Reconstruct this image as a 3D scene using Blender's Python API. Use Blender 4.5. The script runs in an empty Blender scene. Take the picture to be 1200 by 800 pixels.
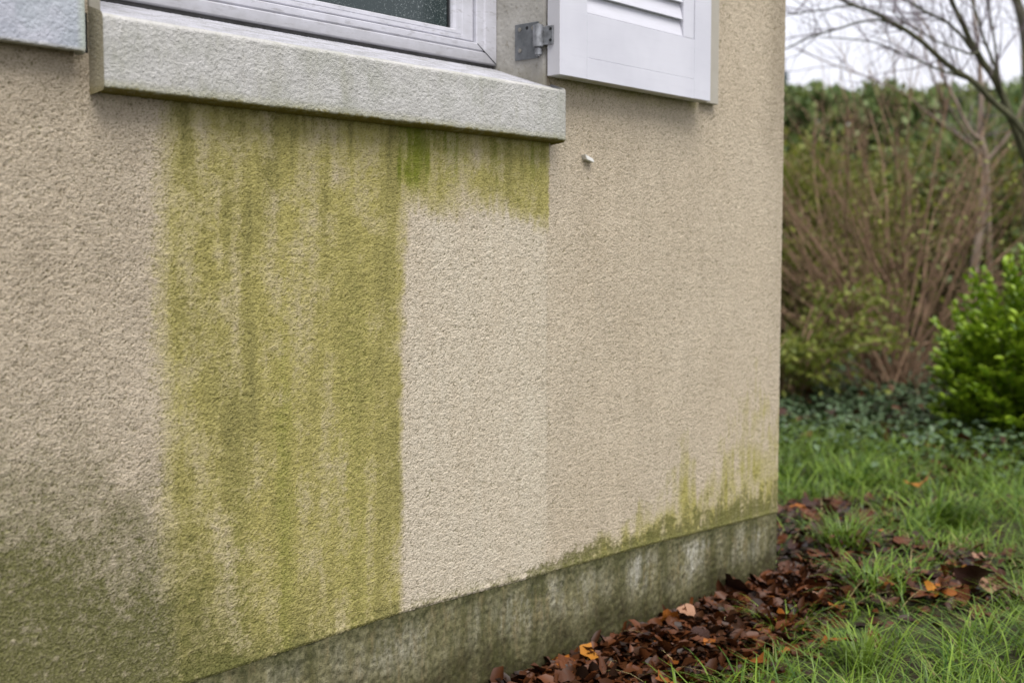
import bpy, bmesh, math, random
import numpy as np
from mathutils import Vector, Matrix, Euler
S = bpy.context.scene
C = S.collection
rng = np.random.default_rng(7)
random.seed(7)
R = math.radians

# ---------------------------------------------------------------- camera
cam = bpy.data.objects.new('camera', bpy.data.cameras.new('camera')); C.objects.link(cam)
cam.location = (0, -1.27, .717)
cam.rotation_euler = (R(85.914), 0, R(-48.7))
cam.data.lens = 42.0; cam.data.sensor_width = 36.0
cam.data.clip_start = .05; cam.data.clip_end = 400
cam.data.dof.use_dof = True; cam.data.dof.focus_distance = 1.70; cam.data.dof.aperture_fstop = 4.4
S.camera = cam
# ---------------------------------------------------------------- sky and light (overcast)
SUN_EL, SUN_AZ = R(62), R(205)           # azimuth from +Y, clockwise
w = bpy.data.worlds.new('World'); S.world = w; w.use_nodes = True
nt = w.node_tree; nt.nodes.clear()
o_ = nt.nodes.new('ShaderNodeOutputWorld'); bg = nt.nodes.new('ShaderNodeBackground')
sk = nt.nodes.new('ShaderNodeTexSky'); sk.sky_type = 'NISHITA'; sk.sun_disc = False
sk.sun_elevation = SUN_EL; sk.sun_rotation = SUN_AZ; sk.dust_density = 4; sk.air_density = 1.5
mx = nt.nodes.new('ShaderNodeMix'); mx.data_type = 'RGBA'; mx.inputs['Factor'].default_value = .86
mx.inputs[7].default_value = (8.0, 8.0, 8.8, 1)
nt.links.new(sk.outputs[0], mx.inputs[6]); nt.links.new(mx.outputs[2], bg.inputs[0])
bg.inputs[1].default_value = .094
nt.links.new(bg.outputs[0], o_.inputs[0])
sl = bpy.data.lights.new('sun', 'SUN'); sl.energy = 2.5; sl.angle = R(38); sl.color = (1, .97, .92)
sun = bpy.data.objects.new('sun', sl); C.objects.link(sun)
sd = Vector((math.sin(SUN_AZ)*math.cos(SUN_EL), math.cos(SUN_AZ)*math.cos(SUN_EL), math.sin(SUN_EL)))
sun.rotation_euler = sd.to_track_quat('Z', 'Y').to_euler()
S.view_settings.view_transform = 'Standard'; S.view_settings.look = 'None'
S.view_settings.exposure = 0.60; S.view_settings.gamma = 1.0
S.render.engine = 'CYCLES'

# ---------------------------------------------------------------- node helpers
class NT:
    def __init__(s, name, rough=.85, spec=.3):
        s.m = bpy.data.materials.new(name); s.m.use_nodes = True
        s.t = s.m.node_tree; s.b = s.t.nodes['Principled BSDF']
        s.b.inputs['Roughness'].default_value = rough
        s.b.inputs['Specular IOR Level'].default_value = spec
        s._p = None
    def n(s, typ, **kw):
        x = s.t.nodes.new(typ)
        for k, v in kw.items(): setattr(x, k, v)
        return x
    def l(s, a, b): s.t.links.new(a, b)
    def pos(s):
        if s._p is None: s._p = s.n('ShaderNodeTexCoord').outputs['Object']
        return s._p
    def noise(s, scale, detail=3, rough=.6, vec=None, stretch=None):
        v = vec or s.pos()
        if stretch:
            mp = s.n('ShaderNodeMapping'); mp.inputs['Scale'].default_value = stretch
            s.l(v, mp.inputs[0]); v = mp.outputs[0]
        x = s.n('ShaderNodeTexNoise'); x.inputs['Scale'].default_value = scale
        x.inputs['Detail'].default_value = detail; x.inputs['Roughness'].default_value = rough
        s.l(v, x.inputs['Vector']); return x.outputs['Fac']
    def ramp(s, fac, a, b, ca=0., cb=1.):
        x = s.n('ShaderNodeMapRange'); x.inputs[1].default_value = a; x.inputs[2].default_value = b
        x.inputs[3].default_value = ca; x.inputs[4].default_value = cb
        s.l(fac, x.inputs[0]); return x.outputs[0]
    def math(s, op, a, b=0.):
        x = s.n('ShaderNodeMath', operation=op)
        for i, v in enumerate((a, b)):
            if isinstance(v, (int, float)): x.inputs[i].default_value = v
            else: s.l(v, x.inputs[i])
        return x.outputs[0]
    def mix(s, fac, a, b, blend='MIX'):
        x = s.n('ShaderNodeMix', data_type='RGBA', blend_type=blend)
        if isinstance(fac, (int, float)): x.inputs[0].default_value = fac
        else: s.l(fac, x.inputs[0])
        for i, v in ((6, a), (7, b)):
            if isinstance(v, tuple): x.inputs[i].default_value = (*v[:3], 1)
            else: s.l(v, x.inputs[i])
        return x.outputs[2]
    def attr(s, name, out='Fac'):
        x = s.n('ShaderNodeAttribute', attribute_name=name); return x.outputs[out]
    def rgb(s, name):
        x = s.n('ShaderNodeAttribute', attribute_name=name)
        q = s.n('ShaderNodeSeparateColor'); s.l(x.outputs['Color'], q.inputs[0]); return q.outputs
    def xyz(s):
        q = s.n('ShaderNodeSeparateXYZ'); s.l(s.pos(), q.inputs[0]); return q.outputs
    def color(s, c):
        if isinstance(c, tuple): s.b.inputs['Base Color'].default_value = (*c[:3], 1)
        else: s.l(c, s.b.inputs['Base Color'])
    def bump(s, h, strength=.5, dist=.001):
        x = s.n('ShaderNodeBump'); x.inputs['Strength'].default_value = strength
        x.inputs['Distance'].default_value = dist
        s.l(h, x.inputs['Height']); s.l(x.outputs[0], s.b.inputs['Normal'])

def speck(T, base, amt, scale, a, b, col):   # scatter patches of a second colour
    return T.mix(T.math('MULTIPLY', T.ramp(T.noise(scale, 4), a, b), amt), base, col)

M = {}
# render coat
T = NT('roughcast_render', .92, .12)
a = T.rgb('stain'); g = T.rgb('stain_extra')
pit = T.attr('pit')
fine = T.noise(330, 5, .74, stretch=(1, 1, 1.9)); mid = T.noise(60, 4); big = T.noise(4, 3)
base = T.mix(T.ramp(mid, .3, .7), (.61, .520, .398), (.71, .618, .485))
base = T.mix(T.math('MULTIPLY', T.ramp(big, .35, .65), .35), base, (.60, .50, .37))
base = T.mix(g[0], base, T.mix(T.ramp(mid, .3, .7), (.655, .580, .460), (.735, .66, .535)))   # washed patch
base = T.mix(T.math('MULTIPLY', g[1], .9), base, (.34, .288, .215))                              # grimy
base = T.mix(T.math('MULTIPLY', T.ramp(T.noise(900, 2), .58, .72), .4), base, (.25, .20, .14))
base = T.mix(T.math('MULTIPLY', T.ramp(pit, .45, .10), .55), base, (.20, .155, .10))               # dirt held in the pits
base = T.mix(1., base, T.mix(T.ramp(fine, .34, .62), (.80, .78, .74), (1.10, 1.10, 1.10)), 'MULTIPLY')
def amt(m, k=.55, mk=.55, lo=.12, hi=1.05):                                                  # algae settles in pits first
    v = T.math('ADD', m, T.math('MULTIPLY', T.math('SUBTRACT', .5, pit), k))
    v = T.math('ADD', v, T.math('MULTIPLY', T.math('SUBTRACT', fine, .5), .5))
    v = T.math('ADD', v, T.math('MULTIPLY', T.math('SUBTRACT', mid, .5), mk))
    return T.ramp(v, lo, hi)
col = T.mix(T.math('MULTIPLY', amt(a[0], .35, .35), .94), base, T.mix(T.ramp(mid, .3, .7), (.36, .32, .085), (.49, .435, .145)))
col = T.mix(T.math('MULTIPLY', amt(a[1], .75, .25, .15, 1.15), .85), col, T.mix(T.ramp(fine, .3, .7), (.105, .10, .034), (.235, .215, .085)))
col = T.mix(T.math('MULTIPLY', amt(a[2], .4), .8), col, (.165, .205, .008))
col = T.mix(T.math('MULTIPLY', amt(g[2], .9, .15, .05, 1.4), .93), col, T.mix(T.ramp(fine, .35, .65), (.065, .070, .014), (.215, .210, .075)))
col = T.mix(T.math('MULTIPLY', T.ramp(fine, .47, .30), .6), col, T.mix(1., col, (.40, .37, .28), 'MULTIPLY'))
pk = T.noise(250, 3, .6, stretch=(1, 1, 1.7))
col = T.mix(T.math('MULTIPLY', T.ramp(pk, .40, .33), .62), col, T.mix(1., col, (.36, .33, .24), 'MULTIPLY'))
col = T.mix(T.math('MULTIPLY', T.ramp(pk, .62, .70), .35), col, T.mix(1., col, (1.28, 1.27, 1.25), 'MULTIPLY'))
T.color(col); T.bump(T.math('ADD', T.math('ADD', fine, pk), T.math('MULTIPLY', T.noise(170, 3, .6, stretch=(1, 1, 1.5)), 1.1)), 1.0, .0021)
M['render'] = T.m
# plain coat for the coarse areas out of the stain map
T = NT('roughcast_render_plain', .92, .12)
T.color(T.mix(T.ramp(T.noise(60, 4), .3, .7), (.43, .360, .262), (.52, .440, .325)))
T.bump(T.noise(150, 4, .7), .9, .003); M['render_plain'] = T.m
# plinth
T = NT('mossy_plinth_cement', .9, .15)
z = T.xyz()[2]
pa = T.rgb('stain')
pk = T.noise(250, 3, .6)
st = T.noise(26, 4, .6, stretch=(1, 1, .16)); st2 = T.noise(60, 3, .6, stretch=(1, 1, .22))
md = T.noise(38, 6, .75); fine = T.noise(330, 5, .74, stretch=(1, 1, 1.6)); pit = T.attr('pit')
col = T.mix(T.ramp(md, .3, .7), (.15, .138, .062), (.31, .285, .165))
col = T.mix(T.math('MULTIPLY', T.ramp(T.noise(24, 5, .72, stretch=(1, 1, .45)), .44, .62), pa[2]), col, (.52, .50, .42))      # lichen bloom
col = T.mix(T.math('MULTIPLY', T.ramp(st, .46, .64), .72), col, (.080, .080, .022))
col = T.mix(T.math('MULTIPLY', T.ramp(st2, .52, .66), .5), col, (.27, .21, .11))
col = T.mix(T.math('MULTIPLY', pa[0], T.ramp(T.noise(110, 4, .7), .36, .60, .25, 1)), col, (.050, .054, .020))        # dark line under the coat
col = T.mix(T.math('MULTIPLY', T.ramp(T.noise(150, 4, .7), .5, .62), .55), col, (.06, .06, .028))
col = T.mix(T.math('MULTIPLY', pa[1], .9), col, T.mix(T.ramp(md, .4, .6), (.034, .027, .012), (.045, .045, .011)))                        # soil splash
col = T.mix(T.math('MULTIPLY', T.ramp(pit, .5, .15), .5), col, (.05, .048, .025))
col = T.mix(T.math('MULTIPLY', T.ramp(fine, .47, .30), .7), col, (.05, .05, .022))
col = T.mix(T.math('MULTIPLY', T.ramp(pk, .42, .34), .5), col, T.mix(1., col, (.4, .4, .33), 'MULTIPLY'))
T.color(col); T.bump(T.math('ADD', fine, T.noise(120, 3)), .9, .002); M['plinth'] = T.m
# sill
T = NT('painted_sill_concrete', .7, .3)
z = T.xyz()[2]; x = T.xyz()[0]; y = T.xyz()[1]
col = T.mix(T.ramp(T.noise(30, 4), .35, .65), (.49, .48, .455), (.58, .57, .545))
col = T.mix(T.math('MULTIPLY', T.ramp(T.noise(11, 5, .7), .46, .62), .55), col, (.37, .375, .32))
col = T.mix(T.math('MULTIPLY', T.ramp(T.noise(230, 4, .7), .61, .69), .6), col, (.17, .17, .14))
col = T.mix(T.math('MULTIPLY', T.ramp(T.noise(34, 4, .65, stretch=(1, 1, .18)), .50, .68), .42), col, (.34, .335, .25))
low = T.math('ADD', z, T.math('MULTIPLY', T.math('SUBTRACT', T.noise(90, 4), .5), .014))
col = T.mix(T.ramp(y, -.020, -.010), col, T.mix(T.ramp(T.noise(25, 4, .6, stretch=(1, 3, 1)), .4, .65), (.50, .50, .55), (.33, .33, .34)))
col = T.mix(T.math('MULTIPLY', T.ramp(low, .919, .907), .7), col, (.34, .33, .20))
col = T.mix(T.ramp(low, .9085, .9050), col, (.20, .165, .035))
col = T.mix(T.math('MULTIPLY', T.ramp(x, .7198, .7172), .8), col, (.30, .26, .15))
pk = T.noise(260, 4, .7)
col = T.mix(T.math('MULTIPLY', T.ramp(pk, .40, .32), .6), col, T.mix(1., col, (.52, .52, .47), 'MULTIPLY'))
col = T.mix(T.math('MULTIPLY', T.ramp(pk, .60, .70), .5), col, (.62, .62, .62))
T.color(col); T.bump(pk, 1.0, .003); M['sill'] = T.m
T = NT('painted_render_reveal', .75, .25)
z = T.xyz()[2]
col = T.mix(T.ramp(T.noise(22, 4), .35, .65), (.35, .335, .30), (.45, .435, .40))
lw = T.math('ADD', z, T.math('MULTIPLY', T.noise(40, 4), .05))
col = T.mix(T.math('MULTIPLY', T.ramp(lw, 1.065, 1.02), .7), col, (.19, .17, .115))
col = T.mix(T.math('MULTIPLY', T.ramp(T.noise(120, 4), .58, .7), .55), col, (.20, .18, .13))
T.color(col); T.bump(T.noise(200, 4), .5, .001); M['reveal'] = T.m
T = NT('rough_painted_board', .7, .3)
z = T.xyz()[2]; x = T.xyz()[0]
col = T.mix(T.ramp(T.noise(25, 4), .35, .65), (.35, .37, .42), (.49, .50, .56))
col = T.mix(T.math('MULTIPLY', T.ramp(T.noise(14, 3), .5, .62), .35), col, (.36, .42, .44))
col = T.mix(T.math('MULTIPLY', T.ramp(x, .690, .699), .7), col, (.38, .42, .33))
col = T.mix(T.math('MULTIPLY', T.ramp(z, .949, .9445), .6), col, (.42, .40, .30))
T.color(col); T.bump(T.noise(260, 3, .65), .8, .002); M['board'] = T.m
# white plastic of the window
T = NT('grimy_white_plastic', .38, .45)
gr = T.noise(20, 4, .65, stretch=(1, 1, 2.0)); z = T.xyz()[2]
col = T.mix(T.ramp(gr, .35, .68), (.62, .62, .68), (.52, .52, .56))
col = T.mix(T.math('MULTIPLY', T.ramp(T.math('ADD', z, T.math('MULTIPLY', T.noise(30, 4), .03)), 1.085, 1.05), .7), col, (.27, .265, .26))
col = T.mix(T.math('MULTIPLY', T.ramp(T.noise(90, 5, .75, stretch=(.35, 1, 1.6)), .54, .68), .5), col, (.22, .21, .20))
T.color(col); T.bump(T.noise(60, 3), .08, .001); M['upvc'] = T.m
T = NT('white_shutter_paint', .5, .35)
z = T.xyz()[2]; x = T.xyz()[0]
col = T.mix(T.ramp(T.noise(8, 3), .35, .65), (.60, .60, .66), (.66, .66, .72))
gn = T.noise(14, 5, .7, stretch=(1, 1, 9.)); col = T.mix(T.math('MULTIPLY', T.ramp(gn, .55, .75), .25), col, (.50, .50, .56))
col = T.mix(T.math('MULTIPLY', T.ramp(T.math('ADD', z, T.math('MULTIPLY', T.noise(40, 3), .004)), 1.0125, 1.0105), .75), col, (.36, .33, .22))
col = T.mix(T.math('MULTIPLY', T.ramp(x, 1.5212, 1.5207), .5), col, (.48, .47, .47))
T.color(col); T.bump(gn, .18, .001); M['shutter'] = T.m
T = NT('white_slat_paint', .5, .35)
T.color(T.mix(T.ramp(T.noise(14, 5, .7, stretch=(1, 1, 9.)), .4, .75), (.62, .62, .68), (.55, .55, .59))); M['slat'] = T.m
T = NT('beige_painted_batten', .6); T.color(T.mix(T.noise(30, 3), (.36, .33, .27), (.45, .42, .36))); M['batten'] = T.m
T = NT('galvanised_steel', .42, .5); T.b.inputs['Metallic'].default_value = .75
T.color(T.mix(T.ramp(T.noise(90, 4), .35, .65), (.22, .225, .23), (.40, .41, .43))); T.bump(T.noise(300, 3), .15, .0005); M['steel'] = T.m
T = NT('dull_grey_steel', .5, .5); T.b.inputs['Metallic'].default_value = .5
T.color(T.mix(T.ramp(T.noise(60, 4), .35, .65), (.12, .13, .135), (.20, .21, .22))); T.bump(T.noise(300, 3), .1, .0005); M['steel_dull'] = T.m
T = NT('rusty_screw', .5, .5); T.b.inputs['Metallic'].default_value = .6
T.color(T.mix(T.noise(500, 3), (.20, .18, .15), (.42, .41, .38))); M['screw'] = T.m
T = NT('grimy_shadow_seam', .8); T.color(T.mix(T.noise(80, 4), (.035, .034, .032), (.16, .155, .15))); M['dark_seam'] = T.m
T = NT('black_gasket', .6); T.color((.018, .019, .02)); M['gasket'] = T.m
T = NT('dark_interior', .9); T.color((.03, .036, .034)); M['dark'] = T.m
T = NT('window_glass', .06, .5)
sp = T.math('MAXIMUM', T.ramp(T.noise(520, 2, .5), .64, .70), T.math('MULTIPLY', T.ramp(T.noise(210, 3, .7), .58, .70), .6)); T.color(T.mix(T.math('MULTIPLY', sp, T.ramp(T.noise(14, 2), .35, .6, .25, 1)), (.028, .042, .042), (.38, .43, .43)))
T.l(T.ramp(T.noise(40, 3), .3, .7, .04, .2), T.b.inputs['Roughness']); M['glass'] = T.m
T = NT('white_plastic_stub', .5, .4); T.color(T.mix(T.noise(200, 3), (.72, .70, .66), (.82, .81, .78))); M['stub'] = T.m
# ground
T = NT('damp_garden_soil', .85, .3)
n1 = T.noise(3, 5, .7); n2 = T.noise(30, 5, .7)
col = T.mix(T.ramp(n2, .3, .7), (.022, .014, .009), (.060, .040, .024))
col = T.mix(T.ramp(n1, .45, .6), col, T.mix(T.ramp(n2, .3, .7), (.028, .040, .012), (.06, .075, .02)))
T.color(col); T.bump(n2, .9, .03); M['soil'] = T.m

def leafmat(name, c0, c1, c2=None, rough=.5, spec=.4, trans=.0, hues=None):
    T = NT(name, rough, spec)
    r = T.attr('rnd'); col = T.mix(T.ramp(r, 0, 1), c0, c1)
    if c2: col = T.mix(T.ramp(T.noise(2.2, 3), .48, .62), col, c2)
    T.color(col)
    if trans:
        ad = T.n('ShaderNodeMixShader'); tr = T.n('ShaderNodeBsdfTranslucent'); T.l(col, tr.inputs[0])
        ad.inputs[0].default_value = trans
        out = [q for q in T.t.nodes if q.type == 'OUTPUT_MATERIAL'][0]
        T.l(T.b.outputs[0], ad.inputs[1]); T.l(tr.outputs[0], ad.inputs[2]); T.l(ad.outputs[0], out.inputs[0])
    return T.m
M['grass'] = leafmat('grass_blades', (.035, .095, .006), (.26, .385, .045), (.12, .19, .022), .38, .35, .3)
M['drygrass'] = leafmat('straw_blades', (.36, .30, .13), (.50, .42, .2), None, .6, .3, .2)
M['ivy'] = leafmat('ivy_leaves', (.03, .062, .022), (.10, .155, .07), (.06, .10, .035), .48, .4)
M['hedge'] = leafmat('hedge_foliage', (.10, .155, .060), (.25, .33, .12), (.20, .24, .07), .5, .35, .3)
M['olive'] = leafmat('olive_shrub_foliage', (.10, .12, .022), (.28, .30, .055), (.16, .18, .035), .5, .35, .3)
M['yellowish'] = leafmat('yellow_green_foliage', (.11, .145, .022), (.29, .32, .06), None, .5, .35, .3)
M['evergreen'] = leafmat('glossy_evergreen_leaves', (.085, .17, .006), (.34, .48, .035), None, .36, .5, .25)
M['conifer'] = leafmat('hazy_conifer_foliage', (.20, .25, .27), (.30, .35, .37), None, .8, .1)  # haze of distance put into the leaf colour as pale blue
def barkmat(name, a, b, sc=40):
    T = NT(name, .85, .2); n = T.noise(sc, 4, .65, stretch=(1, 1, .3))
    T.color(T.mix(T.ramp(n, .3, .7), a, b)); T.bump(n, .5, .004); return T.m
M['bark_dark'] = barkmat('damp_dark_bark', (.042, .042, .024), (.10, .10, .055))
M['bark_grey'] = barkmat('grey_brown_bark', (.17, .13, .10), (.28, .22, .17))
M['bark_red'] = barkmat('reddish_brown_stem_bark', (.15, .092, .055), (.34, .23, .15), 20)
M['twig'] = barkmat('fine_twig_bark', (.12, .09, .11), (.20, .16, .18))
def deadleaf(name, a, b, c, rough=.35):
    T = NT(name, rough, .28); n = T.noise(60, 4, .65); oi = T.n('ShaderNodeObjectInfo')
    col = T.mix(T.ramp(n, .3, .7), a, b); col = T.mix(T.math('MULTIPLY', oi.outputs['Random'], .6), col, c)
    T.color(col); T.bump(T.noise(150, 3), .5, .002); return T.m
DL = [deadleaf('wet_brown_leaf', (.060, .016, .004), (.17, .050, .010), (.035, .011, .004), .5),
      deadleaf('dark_wet_leaf', (.018, .007, .005), (.058, .020, .012), (.03, .012, .007), .5),
      deadleaf('rust_orange_leaf', (.19, .050, .005), (.38, .13, .012), (.12, .035, .005), .55),
      deadleaf('pinkish_tan_leaf', (.26, .13, .08), (.40, .23, .14), (.20, .10, .06), .45),
      deadleaf('yellow_ochre_leaf', (.34, .12, .010), (.46, .20, .02), (.26, .10, .012), .5)]
T = NT('leaf_mould', .5, .28); r = T.attr('rnd')
T.color(T.mix(r, (.012, .006, .003), (.10, .030, .007))); M['mould'] = T.m

# ---------------------------------------------------------------- mesh helpers
def link(name, me, mat=None, parent=None, **kw):
    o = bpy.data.objects.new(name, me); C.objects.link(o)
    if mat is not None and not me.materials: me.materials.append(mat)
    if parent is not None: o.parent = parent
    for k, v in kw.items(): o[k] = v
    return o
def thing(name, label, cat, loc=(0, 0, 0), group=None):
    o = bpy.data.objects.new(name, None); C.objects.link(o); o.location = loc
    o['label'] = label; o['category'] = cat
    if group: o['group'] = group
    return o
def npmesh(name, V, F, smooth=False):
    """V (n,3), F (m,k) with equal k"""
    me = bpy.data.meshes.new(name); V = np.asarray(V, np.float32); F = np.asarray(F, np.int32)
    k = F.shape[1]
    me.vertices.add(len(V)); me.vertices.foreach_set('co', V.ravel())
    me.loops.add(F.size); me.loops.foreach_set('vertex_index', F.ravel())
    me.polygons.add(len(F)); me.polygons.foreach_set('loop_start', np.arange(0, F.size, k, dtype=np.int32))
    if smooth: me.polygons.foreach_set('use_smooth', np.ones(len(F), bool))
    me.update(calc_edges=True); return me
def fattr(me, name, a):
    x = me.attributes.new(name, 'FLOAT', 'POINT'); x.data.foreach_set('value', np.asarray(a, np.float32).ravel())
def cattr(me, name, r, g, b):
    x = me.attributes.new(name, 'FLOAT_COLOR', 'POINT')
    x.data.foreach_set('color', np.stack([r, g, b, np.ones_like(r)], -1).astype(np.float32).ravel())
def bm_obj(name, bm, mat, parent=None, bevel=0, seg=2, smooth=False, **kw):
    if bevel:
        bmesh.ops.bevel(bm, geom=bm.edges[:], offset=bevel, segments=seg, affect='EDGES', profile=.5)
    bmesh.ops.recalc_face_normals(bm, faces=bm.faces[:])
    me = bpy.data.meshes.new(name); bm.to_mesh(me); bm.free()
    if smooth: me.polygons.foreach_set('use_smooth', np.ones(len(me.polygons), bool))
    return link(name, me, mat, parent, **kw)
def box(name, x0, x1, y0, y1, z0, z1, mat, parent=None, bevel=0, seg=2, **kw):
    bm = bmesh.new(); bmesh.ops.create_cube(bm, size=1)
    for v in bm.verts:
        v.co = Vector(((x0+x1)/2+v.co.x*(x1-x0), (y0+y1)/2+v.co.y*(y1-y0), (z0+z1)/2+v.co.z*(z1-z0)))
    return bm_obj(name, bm, mat, parent, bevel, seg, **kw)
def prism(name, pts, axis, a0, a1, mat, parent=None, bevel=0, **kw):
    bm = bmesh.new(); f = []
    for a in (a0, a1):
        f.append([bm.verts.new({'x': (a, p[0], p[1]), 'y': (p[0], a, p[1]), 'z': (p[0], p[1], a)}[axis]) for p in pts])
    n = len(pts); bm.faces.new(f[0]); bm.faces.new(f[1][::-1])
    for i in range(n): bm.faces.new((f[0][i], f[1][i], f[1][(i+1) % n], f[0][(i+1) % n]))
    return bm_obj(name, bm, mat, parent, bevel, **kw)
def cyl(name, p0, p1, r, mat, parent=None, seg=20, bevel=.0006, **kw):
    p0, p1 = Vector(p0), Vector(p1); d = p1-p0
    bm = bmesh.new(); bmesh.ops.create_cone(bm, cap_ends=True, segments=seg, radius1=r, radius2=r, depth=d.length)
    if bevel:
        bmesh.ops.bevel(bm, geom=[e for e in bm.edges if e.calc_face_angle(0) > 1], offset=bevel, segments=2, affect='EDGES')
    bmesh.ops.transform(bm, matrix=Matrix.Translation((p0+p1)/2) @ d.to_track_quat('Z', 'Y').to_matrix().to_4x4(), verts=bm.verts)
    return bm_obj(name, bm, mat, parent, **kw)
def fnoise(nz, nx, wx, wz, step, seed, shear=0., p=2):
    """band-limited noise on a grid; wx, wz = feature size in metres"""
    r = np.random.default_rng(seed).standard_normal((nz, nx)).astype(np.float32)
    fx = np.fft.rfftfreq(nx, step)[None, :]; fz = np.fft.fftfreq(nz, step)[:, None]
    q = ((fx+shear*fz)*wx)**2 + (fz*wz)**2
    n = np.fft.irfft2(np.fft.rfft2(r)*np.exp(-(q**(p/2)))*(1-np.exp(-q*6)), s=(nz, nx))
    return (n/n.std()).astype(np.float32)
def sample(n, x, z, step):
    nz, nx = n.shape; u = (x/step) % (nx-1); v = (z/step) % (nz-1)
    i = u.astype(int); j = v.astype(int); a = u-i; b = v-j
    return (n[j, i]*(1-a)+n[j, i+1]*a)*(1-b) + (n[j+1, i]*(1-a)+n[j+1, i+1]*a)*b
def sm(a, b, x): t = np.clip((x-a)/(b-a), 0, 1); return t*t*(3-2*t)
def grid_faces(nz, nx):
    i = np.arange(nz-1)[:, None]*nx+np.arange(nx-1)[None, :]
    return np.stack([i, i+1, i+nx+1, i+nx], -1)

def tube_arrays(pts, rad, sides=6, sub=3, wob=0.):
    P = np.array(pts, float); r = np.array(rad, float)
    if sub > 1 and len(P) > 2:                      # catmull-rom
        Q = np.vstack([2*P[0]-P[1], P, 2*P[-1]-P[-2]]); out = []; ro = []
        for i in range(len(P)-1):
            a, b, c, d = Q[i:i+4]
            for t in np.arange(sub)/sub:
                out.append(.5*((2*b)+(c-a)*t+(2*a-5*b+4*c-d)*t*t+(3*b-a-3*c+d)*t**3)); ro.append(r[i]*(1-t)+r[i+1]*t)
        out.append(P[-1]); ro.append(r[-1]); P = np.array(out); r = np.array(ro)
    if wob: P[1:-1] += rng.normal(0, wob, P[1:-1].shape)
    D = np.gradient(P, axis=0); D /= np.linalg.norm(D, axis=1)[:, None]+1e-9
    up = np.where(np.abs(D[:, 2:3]) > .9, np.array([[1., 0, 0]]), np.array([[0, 0, 1.]]))
    A = np.cross(D, up); A /= np.linalg.norm(A, axis=1)[:, None]; B = np.cross(D, A)
    t = np.arange(sides)*2*np.pi/sides
    V = P[:, None]+(A[:, None]*np.cos(t)[None, :, None]+B[:, None]*np.sin(t)[None, :, None])*r[:, None, None]
    n = len(P); F = []
    i = np.arange(n-1)[:, None]*sides; j = np.arange(sides)[None]; k = (j+1) % sides
    F = np.stack([i+j, i+k, i+sides+k, i+sides+j], -1).reshape(-1, 4)
    return V.reshape(-1, 3), F, P, D
def tube(name, pts, rad, mat, parent=None, sides=8, sub=3, wob=0., **kw):
    V, F, P, D = tube_arrays(pts, rad, sides, sub, wob)
    return link(name, npmesh(name, V, F, True), mat, parent, **kw)
class Bag:
    def __init__(s): s.V = []; s.F = []; s.n = 0
    def add(s, V, F): s.V.append(V); s.F.append(F+s.n); s.n += len(V)
    def make(s, name, mat, parent=None, **kw):
        return link(name, npmesh(name, np.vstack(s.V), np.vstack(s.F), True), mat, parent, **kw)

def leaves(name, P, D, U, L, W, mat, parent=None, fold=.25, droop=.0, **kw):
    """folded four-point leaves: P base, D direction, U upper normal, L length, W half width"""
    n = len(P); D = D/np.linalg.norm(D, axis=1)[:, None]
    Sd = np.cross(D, U); Sd /= np.linalg.norm(Sd, axis=1)[:, None]+1e-9; N = np.cross(Sd, D)
    L = np.broadcast_to(L, n)[:, None]; W = np.broadcast_to(W, n)[:, None]
    b = P; t = P+D*L-N*L*droop; m = P+D*L*.45
    l = m+Sd*W+N*W*fold; r = m-Sd*W+N*W*fold
    l2 = P+D*L*.78+Sd*W*.62+N*W*fold-N*L*droop*.5; r2 = P+D*L*.78-Sd*W*.62+N*W*fold-N*L*droop*.5
    V = np.stack([b, l, l2, t, r2, r], 1).reshape(-1, 3)
    i = np.arange(n)[:, None]*6
    F = np.concatenate([i+np.array([[0, 3, 2, 1]]), i+np.array([[0, 5, 4, 3]])], 0)
    me = npmesh(name, V, F); fattr(me, 'rnd', np.repeat(rng.random(n), 6))
    return link(name, me, mat, parent, **kw)
def rdir(n, up=.0):
    v = rng.normal(0, 1, (n, 3)); v[:, 2] += up; return v/np.linalg.norm(v, axis=1)[:, None]

# ================================================================ HOUSE
house = thing('house', 'house with beige roughcast wall streaked by green algae below its window sill', 'house', (0, 0, 0))
def ztop(x): return np.interp(x, [-1.5, .6, .855, 1.2, 1.53, 1.83, 2.33], [.183, .183, .184, .190, .181, .175, .156])
X1 = 2.333
def spaced(a, b, s0, s1):
    out = [a]
    while out[-1] < b: out.append(out[-1]+s0+(s1-s0)*(out[-1]-a)/(b-a))
    out = np.array(out); return a+(out-a)*(b-a)/(out[-1]-a)
OX0, OX1, OZ1 = .732, 1.524, 2.12
xs = np.concatenate([np.linspace(-1.5, .56, 70, endpoint=False), spaced(.56, X1, .00145, .0026)])
xs[np.argmin(abs(xs-OX0))] = OX0; xs[np.argmin(abs(xs-OX1))] = OX1
zs = np.concatenate([spaced(.18, 1.02, .0018, .0018)[:-1], spaced(1.02, 1.28, .0026, .003)[:-1], np.linspace(1.28, 2.7, 50)])
zs[np.argmin(abs(zs-OZ1))] = OZ1
ST = .001; NX, NZ = 4096, 1400
nA = fnoise(NZ, NX, .0040, .0025, ST, 1, .22); nB = fnoise(NZ, NX, .0026, .0017, ST, 2, -.2); nC = fnoise(NZ, NX, .014, .010, ST, 3)
X, Z = np.meshgrid(xs, zs); nz, nx = X.shape
Zp = Z+(ztop(X)-.18)*np.clip((.6-Z)/.42, 0, 1)
sx, sz = X+1.5, Zp
A = sample(nA, sx, sz, ST); B = sample(nB, sx, sz, ST); Cc = sample(nC, sx, sz, ST)
H = .50*(1-np.abs(A)*.9)+.52*B+.16*Cc+.22*A
H = np.clip(H, -1.6, 1.3)
pit = np.clip((H-np.percentile(H, 2))/(np.percentile(H, 98)-np.percentile(H, 2)), 0, 1)
amp = np.interp(X, [.5, 1.0, 1.25, 2.33], [.00108, .00096, .00085, .00085])
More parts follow.
